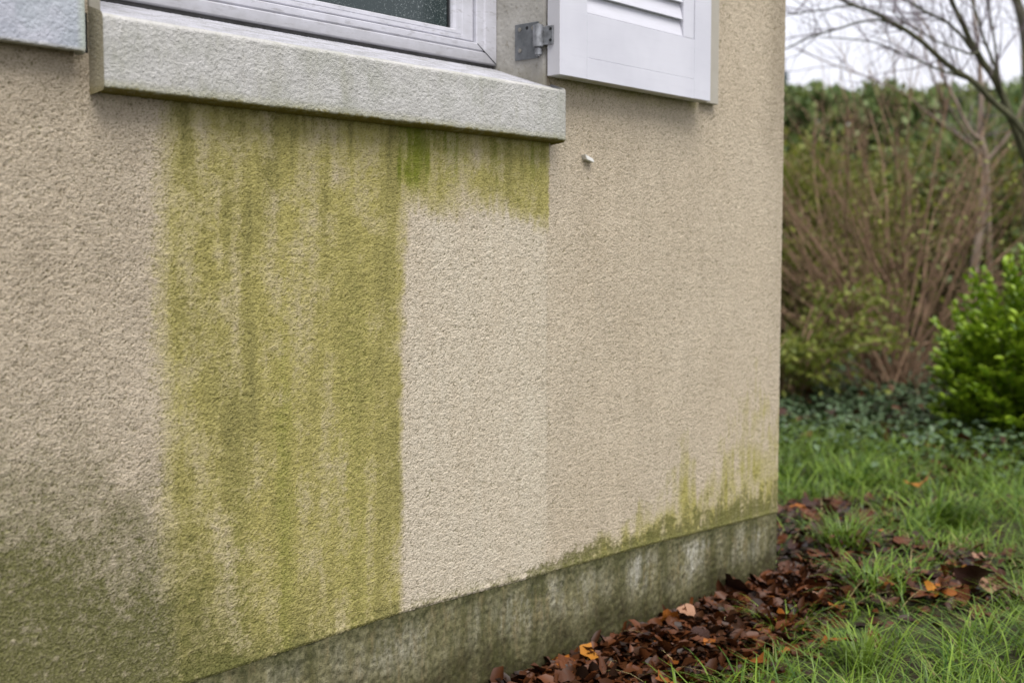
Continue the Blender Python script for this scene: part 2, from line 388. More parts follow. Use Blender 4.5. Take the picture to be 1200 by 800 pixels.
edge = sm(X1, X1-.006, X)
Y = -(H*amp*edge)-.0004*edge + (1-edge)*.006
Y = Y - .0016*sm(.012, .002, Zp-ztop(X))*(1-sm(.004, .0, Zp-ztop(X)))       # small lip over the plinth
V = np.stack([X, Y, Zp], -1).reshape(-1, 3)
F = grid_faces(nz, nx); cx = (xs[:-1]+xs[1:])/2; cz = (zs[:-1]+zs[1:])/2
CX, CZ = np.meshgrid(cx, cz)
hole = ((CX > OX0) & (CX < OX1) & (CZ > .955) & (CZ < OZ1)) | ((CX > .7005) & (CX < .7165) & (CZ > .947) & (CZ < .991))
me = npmesh('wall', V, F[~hole].reshape(-1, 4), True)
# ---- stain map in wall metres, plus shade painted below sill and shutter
lo = fnoise(500, 1400, .05, .05, .003, 11); lo2 = fnoise(500, 1400, .12, .16, .003, 12); st_ = fnoise(500, 1400, .030, .24, .003, 13); st2_ = fnoise(500, 1400, .011, .10, .003, 14); sp_ = fnoise(500, 1400, .010, .010, .003, 15)
q = lambda n: sample(n, sx, sz, .003)
LO, LO2, STR, STR2, SP = q(lo), q(lo2), q(st_), q(st2_), q(sp_)
gs = lambda c, s: np.exp(-((X+LO*.003-c)/s)**2)
xl = np.interp(Zp, [.2, .35, .5, .62, .80, .9], [.806, .793, .800, .792, .803, .812])+LO*.0022+SP*.0025
xr = np.interp(Zp, [.2, .45, .7, .78], [1.196, 1.198, 1.205, 1.214])+LO*.0010+SP*.0012
inA = sm(-.026, .030, X-xl)*(1-sm(-.010, .014, X-xr))
zlow = np.interp(X, [1.19, 1.235, 1.265, 1.33, 1.345, 1.38, 1.415, 1.46, 1.54], [.771, .781, .773, .775, .790, .782, .790, .768, .760])+STR2*.004+LO*.003+SP*.003
inB = (1-sm(-.003, .004, X-1.5375-SP*.0012))*sm(-.022, .040, Zp-zlow)*sm(1.185, 1.2, X)
area = np.maximum(inA, inB)*(1-sm(.90, .915, Zp)*(Zp > .93))
str_y = .98+.075*STR+.03*STR2+.08*LO+.06*LO2+.05*SP+.22*gs(.99, .017)+.14*gs(.945, .015)+.12*gs(1.12, .05)+.12*gs(1.52, .03)-.13*gs(1.045, .028)*sm(.45, .75, Zp)-.14*gs(.968, .02)*sm(.4, .8, Zp)-.12*gs(.845, .012)*sm(.8, .5, Zp)-.14*gs(.90, .014)*sm(.6, .3, Zp)
yel = area*np.clip(str_y, 0, 1.1)
top = sm(.78, .90, Zp)
dark = area*np.clip(.20+.12*STR+.045*STR2+.11*LO2+.05*LO+.05*SP+.20*gs(.915, .040)*sm(.22, .5, Zp+.1)+.26*gs(.845, .028)*sm(.35, .8, Zp)+.20*gs(1.17, .03)*(1-top)+.30*gs(.972, .014)*sm(.7, .85, Zp)+.22*gs(1.03, .012)*top+.16*gs(1.085, .012)*top+.2*gs(1.42, .02)*top+.25*gs(1.30, .015)*top+top*(.13*STR2+.06*STR)+.20*sm(.87, .903, Zp)+.15*sm(.40, .25, Zp)*gs(.95, .15), 0, .9)  # also paints the sill's shadow as darker algae just below it
grn = np.clip(inB*((1.0+.25*STR2+.2*LO)*gs(1.225, .030+.012*top)*sm(.775, .87, Zp)+.5*gs(1.31, .025)*top+.3*gs(1.42, .03)*top+.2*STR2.clip(0, 2)*top+.35*gs(1.50, .03)*top)+inA*(.45*gs(.985, .016)*sm(.75, .45, Zp)+.25*gs(.91, .03)*sm(.6, .3, Zp)+.22*gs(1.11, .04)*sm(.75, .6, Zp)), 0, 1)
# band of algae above the plinth towards the corner
hb = Zp-ztop(X)
hh = np.interp(X, [1.50, 1.62, 1.75, 1.85, 1.90, 1.95, 2.01, 2.06, 2.12, 2.20, 2.33], [.012, .03, .05, .075, .095, .18, .09, .13, .20, .24, .26])*(1+.09*STR2+.12*LO+.06*LO2)
bandy = (1-sm(.0, 1.45, hb/hh))*np.interp(X, [1.5, 1.7, 2.0, 2.33], [0, 1.0, .95, .85])
bandy *= (1+.15*STR+.18*STR2*sm(1.9, 2.1, X)+.08*LO)
dh_ = np.interp(X, [1.5, 1.62, 1.8, 1.95, 2.1, 2.2, 2.33], [.012, .024, .020, .026, .046, .052, .048])*(1+.25*LO+.35*SP)
bandd = np.interp(X, [1.5, 1.6, 1.8, 2.1, 2.33], [1.0, 1.3, 1.35, 1.4, 1.1])*(1-sm(.0, 1.8, hb/np.maximum(dh_, .004)))*(1+.15*STR2)
streak = .6*np.exp(-((X-1.955)/.016)**2)*sm(.40, .28, Zp)
# light ones right side: dim rising streaks near the corner
yel = np.clip(yel+bandy*(X > 1.5)+streak*.6, 0, 1.1); dark = np.clip(dark+bandd*(X > 1.48)+streak*.35, 0, 1)
lineb = np.exp(-(hb/(.016+.014*sm(1.4, 2.0, X)*(1+.6*LO)))**2)*(.75+.25*LO+.25*SP)*sm(.6, .8, X); dark = np.clip(dark+lineb*.9, 0, 1)
grn = np.clip(grn+bandy*(X > 1.5)*.15, 0, 1)
under = np.clip(sm(1.545, 1.56, X)*sm(2.02, 1.96, X)*sm(.975, 1.012, Zp)*(.42+.1*LO), 0, 1); yel = np.clip(yel+under, 0, 1.1); dark = np.clip(dark+under*.5, 0, 1)  # shutter's shadow painted on the wall below it as olive stain
# washed pale patch, grime, moss at the low left
pale = (1-sm(-.010, .012, xr-X))*(1-.75*sm(-.005, .004, X-1.5335)-.25*sm(1.52, 1.66, X))*(1-area)*(.86+.1*LO2)
pale = pale*(.90+.10*STR-.10*np.exp(-((X-1.36)/.07)**2)*sm(.3, .6, Zp))
pale = np.clip(pale*(1-sm(.5, 0, hb/.03)*.3), 0, 1)
grime = np.clip(.25*sm(2.26, 2.30, X)*.0+sm(1.0, .70, X)*(.30+.05*LO2+.06*LO)+(X > 1.53)*(.12+.03*LO2+.03*STR+.03*LO)*(1-sm(2.0, 2.25, X)*.35)+.45*sm(2.20, 2.30, X+LO*.01)*sm(.75, 1.1, Zp)+.15*sm(2.24, 2.32, X), 0, 1)*(1-area)
mz = np.interp(X, [.55, .60, .70, .76, .80, .86, .95], [.52, .48, .45, .42, .37, .32, .23])
moss = np.clip(1.5*sm(.12, -.28, Zp-mz-.04-LO2*.012-LO*.010)*(1.12+.06*LO+.16*SP), 0, 1.45)*(1-inA*.15)*sm(1.2, .85, X)
moss = np.clip(moss+np.clip(bandd, 0, 1.4)*.52*(X > 1.48)+lineb*.35, 0, 1.45)
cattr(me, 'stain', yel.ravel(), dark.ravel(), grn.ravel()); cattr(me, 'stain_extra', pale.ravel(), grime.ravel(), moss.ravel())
fattr(me, 'pit', pit)
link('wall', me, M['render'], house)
# wall pieces out of the map: side and back
prism('wall', [(X1-.20, .012), (X1, .006), (X1, 6.), (X1-.20, 6.)], 'z', .15, 2.7, M['render_plain'], house)
box('wall', -1.5, X1-.2, 5.8, 6.0, .0, 2.7, M['render_plain'], house)
box('ceiling', -1.5, X1-.2, .02, 5.8, 2.6, 2.68, M['dark'], house)
# plinth
pxs = np.concatenate([np.linspace(-1.5, .56, 40, endpoint=False), spaced(.56, X1-.001, .003, .0036)])
pts_ = np.linspace(0, 1, 90); PX, PT = np.meshgrid(pxs, pts_)
PZ = -.12+(ztop(PX)+.001+.12)*PT
PA = sample(nA, PX+3, PZ+.4, ST)*.45+sample(nC, PX+2.2, PZ+.5, ST)*.7
PY = .0002-PA*.0006-.0004
ed = sm(X1-.001, X1-.008, PX); PY = PY*ed+(1-ed)*.006
me = npmesh('plinth', np.stack([PX, PY, PZ], -1).reshape(-1, 3), grid_faces(*PX.shape).reshape(-1, 4), True)
cut = ztop(PX)-PZ; N1 = .55*sample(lo, PX+1.5, PZ+.3, .003)+.7*sample(sp_, PX+1.5, PZ+.3, .003); N2 = sample(lo2, PX+1.5, PZ+.3, .003)
dl = np.exp(-(cut/(.026+.014*N1.clip(-1, 1)))**2)*(.85+.3*N1)*np.interp(PX, [.8, 2.0, 2.33], [.95, .85, .35])
soil = 1.05*sm(.135, .02, PZ+N1*.016+N2*.010)
lich = np.clip(sm(.0, .03, cut)*sm(.115, .06, cut)*np.interp(PX, [.8, 1.2, 1.4, 1.6, 1.9, 2.0, 2.33], [.35, .6, .75, .7, .85, 1.0, 1.0])*(.75+.25*N2), 0, 1)
cattr(me, 'stain', dl.clip(0, 1).ravel(), soil.clip(0, 1).ravel(), lich.ravel()); fattr(me, 'pit', (PA*.22+.5).clip(0, 1))
link('plinth', me, M['plinth'], house)
prism('plinth', [(X1-.2, .010), (X1-.001, .006), (X1-.001, 6.), (X1-.2, 6.)], 'z', -.12, .149, M['render_plain'], house)
# window sill: swept profile with rounded edges and rough faces
def rough_sweep(name, prof, xs_, amp_, mat, parent, seed, inset_ends=True):
    prof = np.array(prof); nP = len(prof); n = fnoise(600, 1400, .0026, .0022, ST, seed); n2 = fnoise(600, 1400, .012, .010, ST, seed+1)
    nxt = np.roll(prof, -1, 0)-np.roll(prof, 1, 0); nrm = np.stack([nxt[:, 1], -nxt[:, 0]], 1); nrm /= np.linalg.norm(nrm, axis=1)[:, None]+1e-9
    per = np.concatenate([[0], np.cumsum(np.linalg.norm(np.diff(prof, axis=0), axis=1))])
    XX, PP = np.meshgrid(xs_, per, indexing='ij'); h = sample(n, XX, PP+.05, ST)*.8+sample(n2, XX, PP+.05, ST)*.25+np.clip(sample(n, XX*.7+.3, PP+.35, ST)-1.2, 0, 2)*1.6
    ins = np.zeros(len(xs_))
    if inset_ends:
        r = .0035; e = np.minimum(xs_-xs_[0], xs_[-1]-xs_); ins = np.where(e < r, r-np.sqrt(np.clip(r*r-(r-e)**2, 0, None)), 0)
    k = -ins[:, None]+h*amp_*(ins[:, None] == 0)
    V = np.stack([XX, prof[None, :, 0]+nrm[None, :, 0]*k, prof[None, :, 1]+nrm[None, :, 1]*k], -1).reshape(-1, 3)
    nX = len(xs_); i = np.arange(nX-1)[:, None]*nP; j = np.arange(nP)[None]; jn = (j+1) % nP
    F = np.stack([i+j, i+jn, i+nP+jn, i+nP+j], -1).reshape(-1, 4)
    # caps as fans of degenerate-free quads are awkward: add centre strips with bmesh
    me = npmesh(name, V, F, True)
    bm = bmesh.new(); bm.from_mesh(me); bm.verts.ensure_lookup_table()
    for s in (0, nX-1):
        f = bm.faces.new([bm.verts[s*nP+t] for t in range(nP)]); f.smooth = False
    bmesh.ops.recalc_face_normals(bm, faces=bm.faces[:]); bm.to_mesh(me); bm.free()
    return link(name, me, mat, parent)
def roundpoly(P, r, step=.0016):
    P = [Vector(p) for p in P]; out = []; n = len(P)
    for i in range(n):
        a, b, c = P[i-1], P[i], P[(i+1) % n]; rr = r[i]
        u = (a-b).normalized(); v = (c-b).normalized(); s = b+u*rr; e = b+v*rr
        for t in (0, .25, .5, .75, 1): out.append(s*(1-t)**2+b*2*t*(1-t)+e*t*t) if rr else None
        if not rr: out.append(b.copy())
    res = []
    for i in range(len(out)):
        a, b = out[i], out[(i+1) % len(out)]; k = max(1, int((b-a).length/step))
        res += [tuple(a.lerp(b, t/k)) for t in range(k)]
    return res
sx0, sx1 = .7166, 1.5418
e_ = np.array([0, .0004, .0012, .0022, .0035])
sxs = np.concatenate([sx0+e_, spaced(sx0+.005, sx1-.005, .0017, .0024), (sx1-e_)[::-1]])
sill_prof = roundpoly([(-.029, .906), (-.029, .9865), (.118, 1.0355), (.118, .95), (.02, .93), (.02, .9010)], [.003, .0035, 0, 0, 0, 0])
rough_sweep('window_sill', sill_prof, sxs, .00044, M['sill'], house, 31)
# reveals
def grid_yz(name, xpl, y0, y1, zf0, z1, flip):
    n = fnoise(400, 1400, .004, .004, ST, 41); ys = np.linspace(y0, y1, 50); ts = np.linspace(0, 1, 420)
    YY, TT = np.meshgrid(ys, ts); ZZ = zf0+(z1-zf0)*TT
    h = sample(n, ZZ, YY+.05, ST)*.00035
    rr = .004; e = np.clip(rr-(YY-y0), 0, rr); XX = xpl+flip*(h*(e == 0)+(-(rr-np.sqrt(np.clip(rr*rr-e*e, 0, None)))))
    return link(name, npmesh(name, np.stack([XX, YY, ZZ], -1).reshape(-1, 3), grid_faces(*YY.shape).reshape(-1, 4), True), M['reveal'], house)
grid_yz('window_reveal', OX1-.0005, -.0035, .125, .985, OZ1, -1)
grid_yz('window_reveal', OX0+.0005, -.0035, .125, .985, OZ1, 1)
box('window_lintel', OX0, OX1, .002, .13, OZ1-.001, OZ1+.1, M['reveal'], house)
# pale painted margin of the wall beside the sill's left end
box('painted_margin', .7168, OX0-.0005, -.0035, .004, .9925, 2.12, M['reveal'], house, bevel=.0015)
# black block added between board and sill, painting the gap's deep shade
box('gap_shade_block', .7000, .7172, .0022, .03, .9472, .9915, M['gasket'], house)
box('inner_wall', -1.4, X1-.21, 1.6, 1.65, 0, 2.6, M['dark'], house)
# left rough painted board
bprof = roundpoly([(-.0225, .9437), (-.0225, 2.2), (-.004, 2.2), (-.004, .9452)], [.0025, 0, 0, 0], .0019)
exs = np.concatenate([np.linspace(-.2, .56, 60, endpoint=False), spaced(.56, .6935, .0016, .0018), (.6990-e_)[::-1]])
bprof = [p for p in bprof if p[1] < 1.12 or abs(p[1]-2.2) < .02 or int(p[1]*1000) % 40 == 0]
rough_sweep('painted_board', bprof, exs, .00045, M['board'], house, 51)

# ---------------- window
win = bpy.data.objects.new('window', None); C.objects.link(win); win.parent = house
def frame_loop(name, x0, x1, z0, z1, prof, mat, parent):
    """prof: list of (inset_side, inset_bottom, y); mitred rectangular section"""
    bm = bmesh.new(); rings = []
    for si, sb, y in prof:
        rings.append([bm.verts.new(p) for p in ((x0+si, y, z0+sb), (x1-si, y, z0+sb), (x1-si, y, z1-si), (x0+si, y, z1-si))])
    for a, b in zip(rings, rings[1:]):
        for i in range(4): bm.faces.new((a[i], a[(i+1) % 4], b[(i+1) % 4], b[i]))
    return bm_obj(name, bm, mat, parent)
FZ = 1.0375
frame_loop('frame', OX0, OX1-.001, FZ, OZ1, [(-.0, -.0, .16), (0, 0, .1035), (.0008, .0008, .1022), (.0024, .0020, .1015), (.029, .0165, .1010), (.0312, .0180, .1024), (.0325, .0190, .1036), (.034, .0200, .1026), (.0355, .0212, .1012), (.0500, .0300, .1008), (.0515, .0312, .1020), (.0518, .0316, .118), (.053, .033, .15)], M['upvc'], win)
for sgn, xx in ((1, OX0), (-1, OX1-.001)):
    prism('mitre_joint', [(xx+sgn*.0035, FZ+.0016), (xx+sgn*.0500, FZ+.0300), (xx+sgn*.0494, FZ+.0309), (xx+sgn*.0029, FZ+.0025)], 'y', .1006, .1040, M['gasket'], win)
sash = frame_loop('sash', OX0+.0535, OX1-.0545, FZ+.0335, OZ1-.0535, [(0, 0, .15), (0, 0, .1080), (.0010, .0008, .1064), (.0028, .0018, .1058), (.026, .0075, .1058), (.0275, .0082, .1072), (.029, .0090, .1062), (.0405, .0140, .1064), (.0450, .0158, .1095), (.0465, .0165, .1125), (.0468, .0167, .150)], M['upvc'], win)
frame_loop('gasket', OX0+.052, OX1-.053, FZ+.0315, OZ1-.052, [(0, 0, .1115), (.004, .004, .1115), (.004, .004, .14)], M['gasket'], win)
frame_loop('gasket', OX0+.0535+.0462, OX1-.0545-.0462, FZ+.0335+.0162, OZ1-.0535-.0462, [(0, 0, .1150), (.003, .0018, .1165), (.003, .0018, .125)], M['gasket'], win)
box('pane', OX0+.0985, OX1-.0995, .1195, .1235, FZ+.049, OZ1-.098, M['glass'], win)
box('seam_strip', OX0+.002, OX1-.002, .1085, .128, 1.0200, 1.0393, M['dark_seam'], win)  # dark strip under the frame: grime and drip groove shadow in its colour

# ---------------- right shutter
sh = bpy.data.objects.new('shutter', None); C.objects.link(sh); sh.parent = house
Zb, Zt = 1.0093, 2.10; yf, yb = -.037, -.0105
box('stile', 1.5205, 1.5923, yf, yb, Zb, Zt, M['shutter'], sh, bevel=.0010)
box('stile', 1.9188, 1.9749, yf, yb, Zb+.0002, Zt, M['shutter'], sh, bevel=.0010)
box('rail', 1.5926, 1.9185, yf+.0001, yb, Zb+.0001, 1.0448, M['shutter'], sh, bevel=.0006)
box('board', 1.5926, 1.9185, yf+.0004, yb, 1.0450, 1.1178, M['shutter'], sh, bevel=.0006)
box('rail', 1.5926, 1.9185, yf, yb, Zt-.07, Zt, M['shutter'], sh, bevel=.0006)
box('slat_channel', 1.8812, 1.9165, yf+.0006, yb, 1.1182, Zt-.0705, M['shutter'], sh, bevel=.0006)
box('groove_back', 1.9168, 1.9186, yf+.008, yb, 1.1182, Zt-.0705, M['shutter'], sh)
box('groove_back', 1.8792, 1.8810, yf+.010, yb, 1.1182, Zt-.0705, M['shutter'], sh)
bm0 = None; zc = 1.1182
me_slat = None; k = 0
while zc < Zt-.12:
    if me_slat is None:
        o = prism('slat', [(yf+.0008, .0), (yf+.0095, .0325), (yf+.0185, .0325), (yf+.0098, .0)], 'x', 1.5926, 1.8790, M['slat'], sh, bevel=.0005)
        me_slat = o.data
    else: o = link('slat', me_slat, None, sh)
    o.location = (0, 0, zc); zc += .0305
box('slat_backing', 1.5926, 1.8790, yb-.001, yb-.0004, 1.1182, Zt-.0705, M['dark'], sh)
# batten on the wall behind the shutter's outer edge
box('batten', 1.990, 2.0415, -.0135, .0, 1.0117, 2.09, M['batten'], house, bevel=.001)
# ---------------- hinge
hg = bpy.data.objects.new('hinge', None); C.objects.link(hg); hg.parent = house
xf = OX1-.0012
box('hinge_plate', xf-.0028, xf-.0004, .0085, .0594, 1.0405, 1.0998, M['steel_dull'], hg, bevel=.0010)
for (yy, zz) in ((.0480, 1.0905), (.0475, 1.0560), (.0190, 1.0900)):
    cyl('screw', (xf-.0026, yy, zz), (xf-.0046, yy, zz), .0036, M['screw'], hg, 16, .0009)
cyl('screw_hole', (xf-.0024, .0325, 1.0915), (xf-.0030, .0325, 1.0915), .0030, M['gasket'], hg, 14, 0)
cyl('knuckle', (1.5125, .002, 1.0560), (1.5125, .002, 1.0915), .0088, M['steel'], hg, 28, .0009, )
cyl('knuckle', (1.5135, .002, 1.0420), (1.5135, .002, 1.0554), .0062, M['steel'], hg, 24, .0022)
cyl('pin', (1.5125, .002, 1.0912), (1.5125, .002, 1.0935), .0040, M['steel'], hg, 16, .0006)
box('hinge_leaf', 1.5165, 1.5198, -.0250, -.001, 1.0590, 1.0890, M['steel'], hg, bevel=.0006)
for zz in (1.0655, 1.0835): cyl('screw', (1.5167, -.0205, zz), (1.5156, -.0205, zz), .0024, M['gasket'], hg, 12, .0003)
box('hinge_leaf', 1.5125, 1.5196, -.0035, .0030, 1.0592, 1.0888, M['steel'], hg, bevel=.0006)

# ---------------- stub in the wall
pg = thing('wall_stub', 'small white stub sticking out of bare wall just right of the sill corner', 'wall plug', (1.6365, 0, .8835))
o = prism('stub', [(-.0125, .0062), (.0100, -.0002), (.0128, -.0066), (-.0075, -.0020)], 'y', -.0095, .001, M['stub'], pg, bevel=.0006)

# ================================================================ GROUND
def gz(x, y):
    return (.012*np.sin(x*3.1+y*2.3)+.010*np.sin(x*7.3-y*5.1+1)+.006*np.sin(x*15+y*11))*np.clip((np.abs(y)+np.clip(x-2.33, 0, 9))*4, 0, 1) + .10*sm(8., 16., x)
gx = np.concatenate([[-120, -60, -20, -6], np.arange(-2, 8.5, .035), [9, 10, 12, 15, 20, 30, 60, 150]])
gy = np.concatenate([[-120, -50, -15, -5], np.arange(-3, 4.2, .035), [5, 6, 8, 12, 20, 40, 120]])
GX, GY = np.meshgrid(gx, gy); GZ = gz(GX, GY)+rng.normal(0, .003, GX.shape)*((GX > -2) & (GX < 8))
link('ground', npmesh('ground', np.stack([GX, GY, GZ], -1).reshape(-1, 3), grid_faces(*GX.shape).reshape(-1, 4), True), M['soil'], kind='structure')

def inhouse(x, y): return (x < X1+.004) & (y > -.006)
# --- bare (leafy) patches where grass is thin
PATCH = [(2.62, .05, .36, .26, 1.06), (3.0, .22, .44, .20, 1.03), (2.44, -.36, .19, .12, 1.06), (2.64, -.30, .22, .09, 1.), (3.4, -.02, .2, .12, .7), (2.85, -.22, .2, .08, .6), (2.2, -.45, .15, .06, .7), (4.0, .25, .35, .15, .7), (1.4, -.03, .8, .13, 1.), (1.9, -.06, .5, .16, 1.), (2.3, -.02, .3, .14, 1.)]
def bare(x, y):
    b = np.zeros_like(x)
    for cx_, cy_, rx, ry, s in PATCH: b = np.maximum(b, s*np.exp(-(((x-cx_)/rx)**2+((y-cy_)/ry)**2)**1.5))
    return b
def blades(name, x, y, L, W, lean, mat, bend=.6, az=None, **kw):
    n = len(x); az = rng.uniform(0, 2*np.pi, n) if az is None else az
    d = np.stack([np.cos(az), np.sin(az), np.zeros(n)], 1); s = np.stack([-np.sin(az), np.cos(az), np.zeros(n)], 1)
    b = np.stack([x, y, gz(x, y)-.004], 1); V = []
    tt = [0, .3, .6, .85]; ww = [.8, 1, .72, .4]
    for t, wv in zip(tt, ww):
        c = b+d*(L*(lean*t+bend*t*t*.8))[:, None]+np.array([[0, 0, 1]])*(L*(t-bend*.42*t*t*t))[:, None]
        V += [c-s*(W*wv)[:, None], c+s*(W*wv)[:, None]]
    c = b+d*(L*(lean+bend*.85))[:, None]+np.array([[0, 0, 1]])*(L*(1-bend*.52))[:, None]; V.append(c); V.append(c+s*(W*.1)[:, None])
    V = np.stack(V, 1).reshape(-1, 3); i = np.arange(n)[:, None]*10
    F = np.concatenate([i+np.array([[k*2, k*2+1, k*2+3, k*2+2]]) for k in range(4)], 0)
    me = npmesh(name, V, F, True); fattr(me, 'rnd', np.repeat(rng.random(n)**1.3, 10))
    return link(name, me, mat, **kw)
def scatter(n, x0, x1, y0, y1, dens):
    x = rng.uniform(x0, x1, n); y = rng.uniform(y0, y1, n); k = (rng.random(n) < dens(x, y)) & ~inhouse(x, y); return x[k], y[k]
cl = fnoise(400, 400, .12, .12, .02, 71)
clump = lambda x, y: np.clip(.45+.42*sample(cl, x+3, y+4, .02)+.25*sample(cl, x*2.7+3, y*2.7+5, .02), 0.02, 1)
wallclear = lambda x, y: np.where(x < X1, np.maximum(sm(-.10, -.26, y), .26), 1)
gx1, gy1 = scatter(52000, 1.1, 3.2, -1.5, .45, lambda x, y: clump(x, y)*(1-.88*bare(x, y))*wallclear(x, y))
n = len(gx1); Lb = rng.uniform(.03, .105, n)*(.55+.75*clump(gx1, gy1))*(1-.45*bare(gx1, gy1))*np.where(gx1 < 2.3, .55+.45*sm(-.22, -.5, gy1), 1)
blades('grass', gx1, gy1, Lb, rng.uniform(.0008, .0020, n), rng.beta(1, 1.5, n)*1.8, M['grass'], rng.uniform(.2, 1.2, n), kind='stuff', label='short green grass growing beside the house', category='grass')
gx2, gy2 = scatter(56000, 3.2, 5.2, -1.6, 2.2, lambda x, y: clump(x, y)*(1-.85*bare(x, y))*sm(4.9, 3.7, x+(y-.7)*.2))
n = len(gx2); blades('grass', gx2, gy2, rng.uniform(.04, .125, n), rng.uniform(.0014, .0028, n), rng.beta(1, 1.7, n)*1.6, M['grass'], rng.uniform(.2, 1.2, n), kind='stuff', label='longer green grass further out on the lawn', category='grass')
gx3, gy3 = scatter(2600, 1.6, 3.6, -1.2, .5, lambda x, y: clump(x, y)*.8*wallclear(x, y)*(1-.3*bare(x, y)))
n = len(gx3); blades('dry_grass', gx3, gy3, rng.uniform(.03, .07, n), rng.uniform(.0006, .0012, n), rng.uniform(.3, 1.1, n), M['drygrass'], rng.uniform(.5, 1.0, n), kind='stuff', label='scattered straw coloured dead grass blades lying in the lawn', category='dry grass')
# tufts one can pick out
def tuft(x, y, n, L, r, label, W=.0017, lean=.5, tilt=None):
    t = thing('grass_tuft', label, 'grass tuft', (x, y, 0))
    bx_ = x+rng.normal(0, r, n); by_ = y+rng.normal(0, r, n); az = np.arctan2(by_-y, bx_-x)+rng.normal(0, .5, n)
    if tilt is not None: az = np.where(rng.random(n) < .75, tilt+rng.normal(0, .5, n), az)
    o = blades('blades', bx_, by_, rng.uniform(.45, 1, n)*L, rng.uniform(.6, 1.2, n)*W, rng.uniform(.05, lean, n), M['grass'], rng.uniform(.3, 1.1, n), az)
    o.parent = t; o.matrix_parent_inverse = Matrix.Translation((-x, -y, 0)); o['kind'] = 'stuff'
tuft(1.98, -.36, 90, .12, .022, 'tall upright grass tuft at the bottom edge right of the leaf litter', .0017, .35)
tuft(2.62, -.02, 150, .13, .03, 'thick grass tuft in the brown leaves just beyond the house corner', .0019, .5)
tuft(3.12, -.05, 190, .17, .035, 'arching long bladed grass tuft in the middle of the lawn', .0026, .7, R(-75))
tuft(2.38, -.20, 110, .10, .03, 'spreading grass tuft between two patches of dead leaves', .0017, .7)
tuft(3.55, .40, 120, .13, .04, 'pale grass tuft at the far side of the lawn near the ivy', .0022, .6)
tuft(2.05, -.17, 60, .09, .02, 'thin grass tuft growing out of the wet leaves by the plinth', .0014, .8)

# --- leaf mould and fallen leaves
n = 24000; k = rng.random(n) < .62
x = np.where(k, rng.uniform(1.1, 2.5, n), rng.uniform(2.3, 4.6, n)); y = np.where(k, -np.abs(rng.normal(0, .12, n))-.006, rng.uniform(-.7, 1.3, n))
keep = (rng.random(n) < np.clip(bare(x, y)*1.3+.03+.15*(x > 4), 0, 1)) & ~inhouse(x, y); x, y = x[keep], y[keep]; n = len(x)
P = np.stack([x, y, gz(x, y)+rng.uniform(0, .026, n)*bare(x, y)], 1)
leaves('leaf_mould', P, rdir(n)*np.array([1, 1, .35]), rdir(n, 4.5), rng.uniform(.014, .045, n), rng.uniform(.005, .016, n), M['mould'], fold=.5, kind='stuff', label='dark matted dead leaves covering the soil', category='leaf litter')

def leafmesh(seed, lobed=True):
    r = np.random.default_rng(seed); na = 16; V = [(0, 0, 0)]; ph = r.uniform(0, 6.28)
    cup = r.uniform(-.9, 1.3); tw = r.uniform(-.9, .9); roll = r.uniform(.2, 1.3)
    for ring, q in ((1, .5), (2, 1.)):
        for i in range(na):
            t = i/na*2*np.pi; lob = (1+(.13*np.cos(5*t)+r.normal(0, .09))*q) if lobed else 1+(.05*np.cos(7*t)+r.normal(0, .06))*q
            e = (1.0 if lobed else 1.25)*np.cos(t)*lob*q; f = (.85 if lobed else .62)*np.sin(t)*lob*q
            zz = cup*.35*(e*e-f*f*.6)*q+roll*.35*f*f+tw*.4*e*f+r.normal(0, .10)*q
            V.append((e*.5, f*.5, zz*.5))
    F3 = []; bm = bmesh.new(); vs = [bm.verts.new(v) for v in V]
    for i in range(na):
        j = (i+1) % na; bm.faces.new((vs[0], vs[1+i], vs[1+j])); bm.faces.new((vs[1+i], vs[1+na+i], vs[1+na+j], vs[1+j]))
    a = bm.verts.new((-.5, .008, .0)); b = bm.verts.new((-.5, -.008, .0)); c = bm.verts.new((-.85, 0, .06)); bm.faces.new((a, b, c))
    me = bpy.data.meshes.new('fallen_leaf'); bm.to_mesh(me); bm.free()
    me.polygons.foreach_set('use_smooth', np.ones(len(me.polygons), bool)); return me
LM = []
for mi, mt in enumerate(DL):
    for s in range(5):
        m_ = leafmesh(100+mi*10+s, s % 2 == 0); m_.materials.append(mt); LM.append(m_)
def put_leaf(mi, x, y, s, rot, dz, label, group):
    o = bpy.data.objects.new('fallen_leaf', LM[mi]); C.objects.link(o)
    o.location = (x, y, float(gz(np.array(x), np.array(y)))+dz); o.scale = (s, s, s); o.rotation_euler = rot
    o['label'] = label; o['category'] = 'fallen leaf'
    if group: o['group'] = group
GA = ('brown wet fallen leaf in the litter along the foot of the wall', 'fallen leaves along the foot of the wall')
GB = ('brown fallen leaf lying in the grass beyond the house corner', 'fallen leaves in the grass')
pw = [.44, .30, .23, .02, .01]
for i in range(190):
    x = random.uniform(1.45, 2.45) if i < 168 else random.uniform(1.2, 1.5); wd = .12 if x > 2.1 else .14
    y = -.02-abs(random.gauss(0, wd)); y = max(y, -.33)
    mt = random.choices(range(5), pw)[0]
    put_leaf(mt*5+random.randrange(5), x, y, random.uniform(.024, .052), (random.gauss(0, .30), random.gauss(0, .28), random.uniform(0, 6.28)), random.uniform(.003, .020)+.012*max(0, 1+y/.2), *GA)
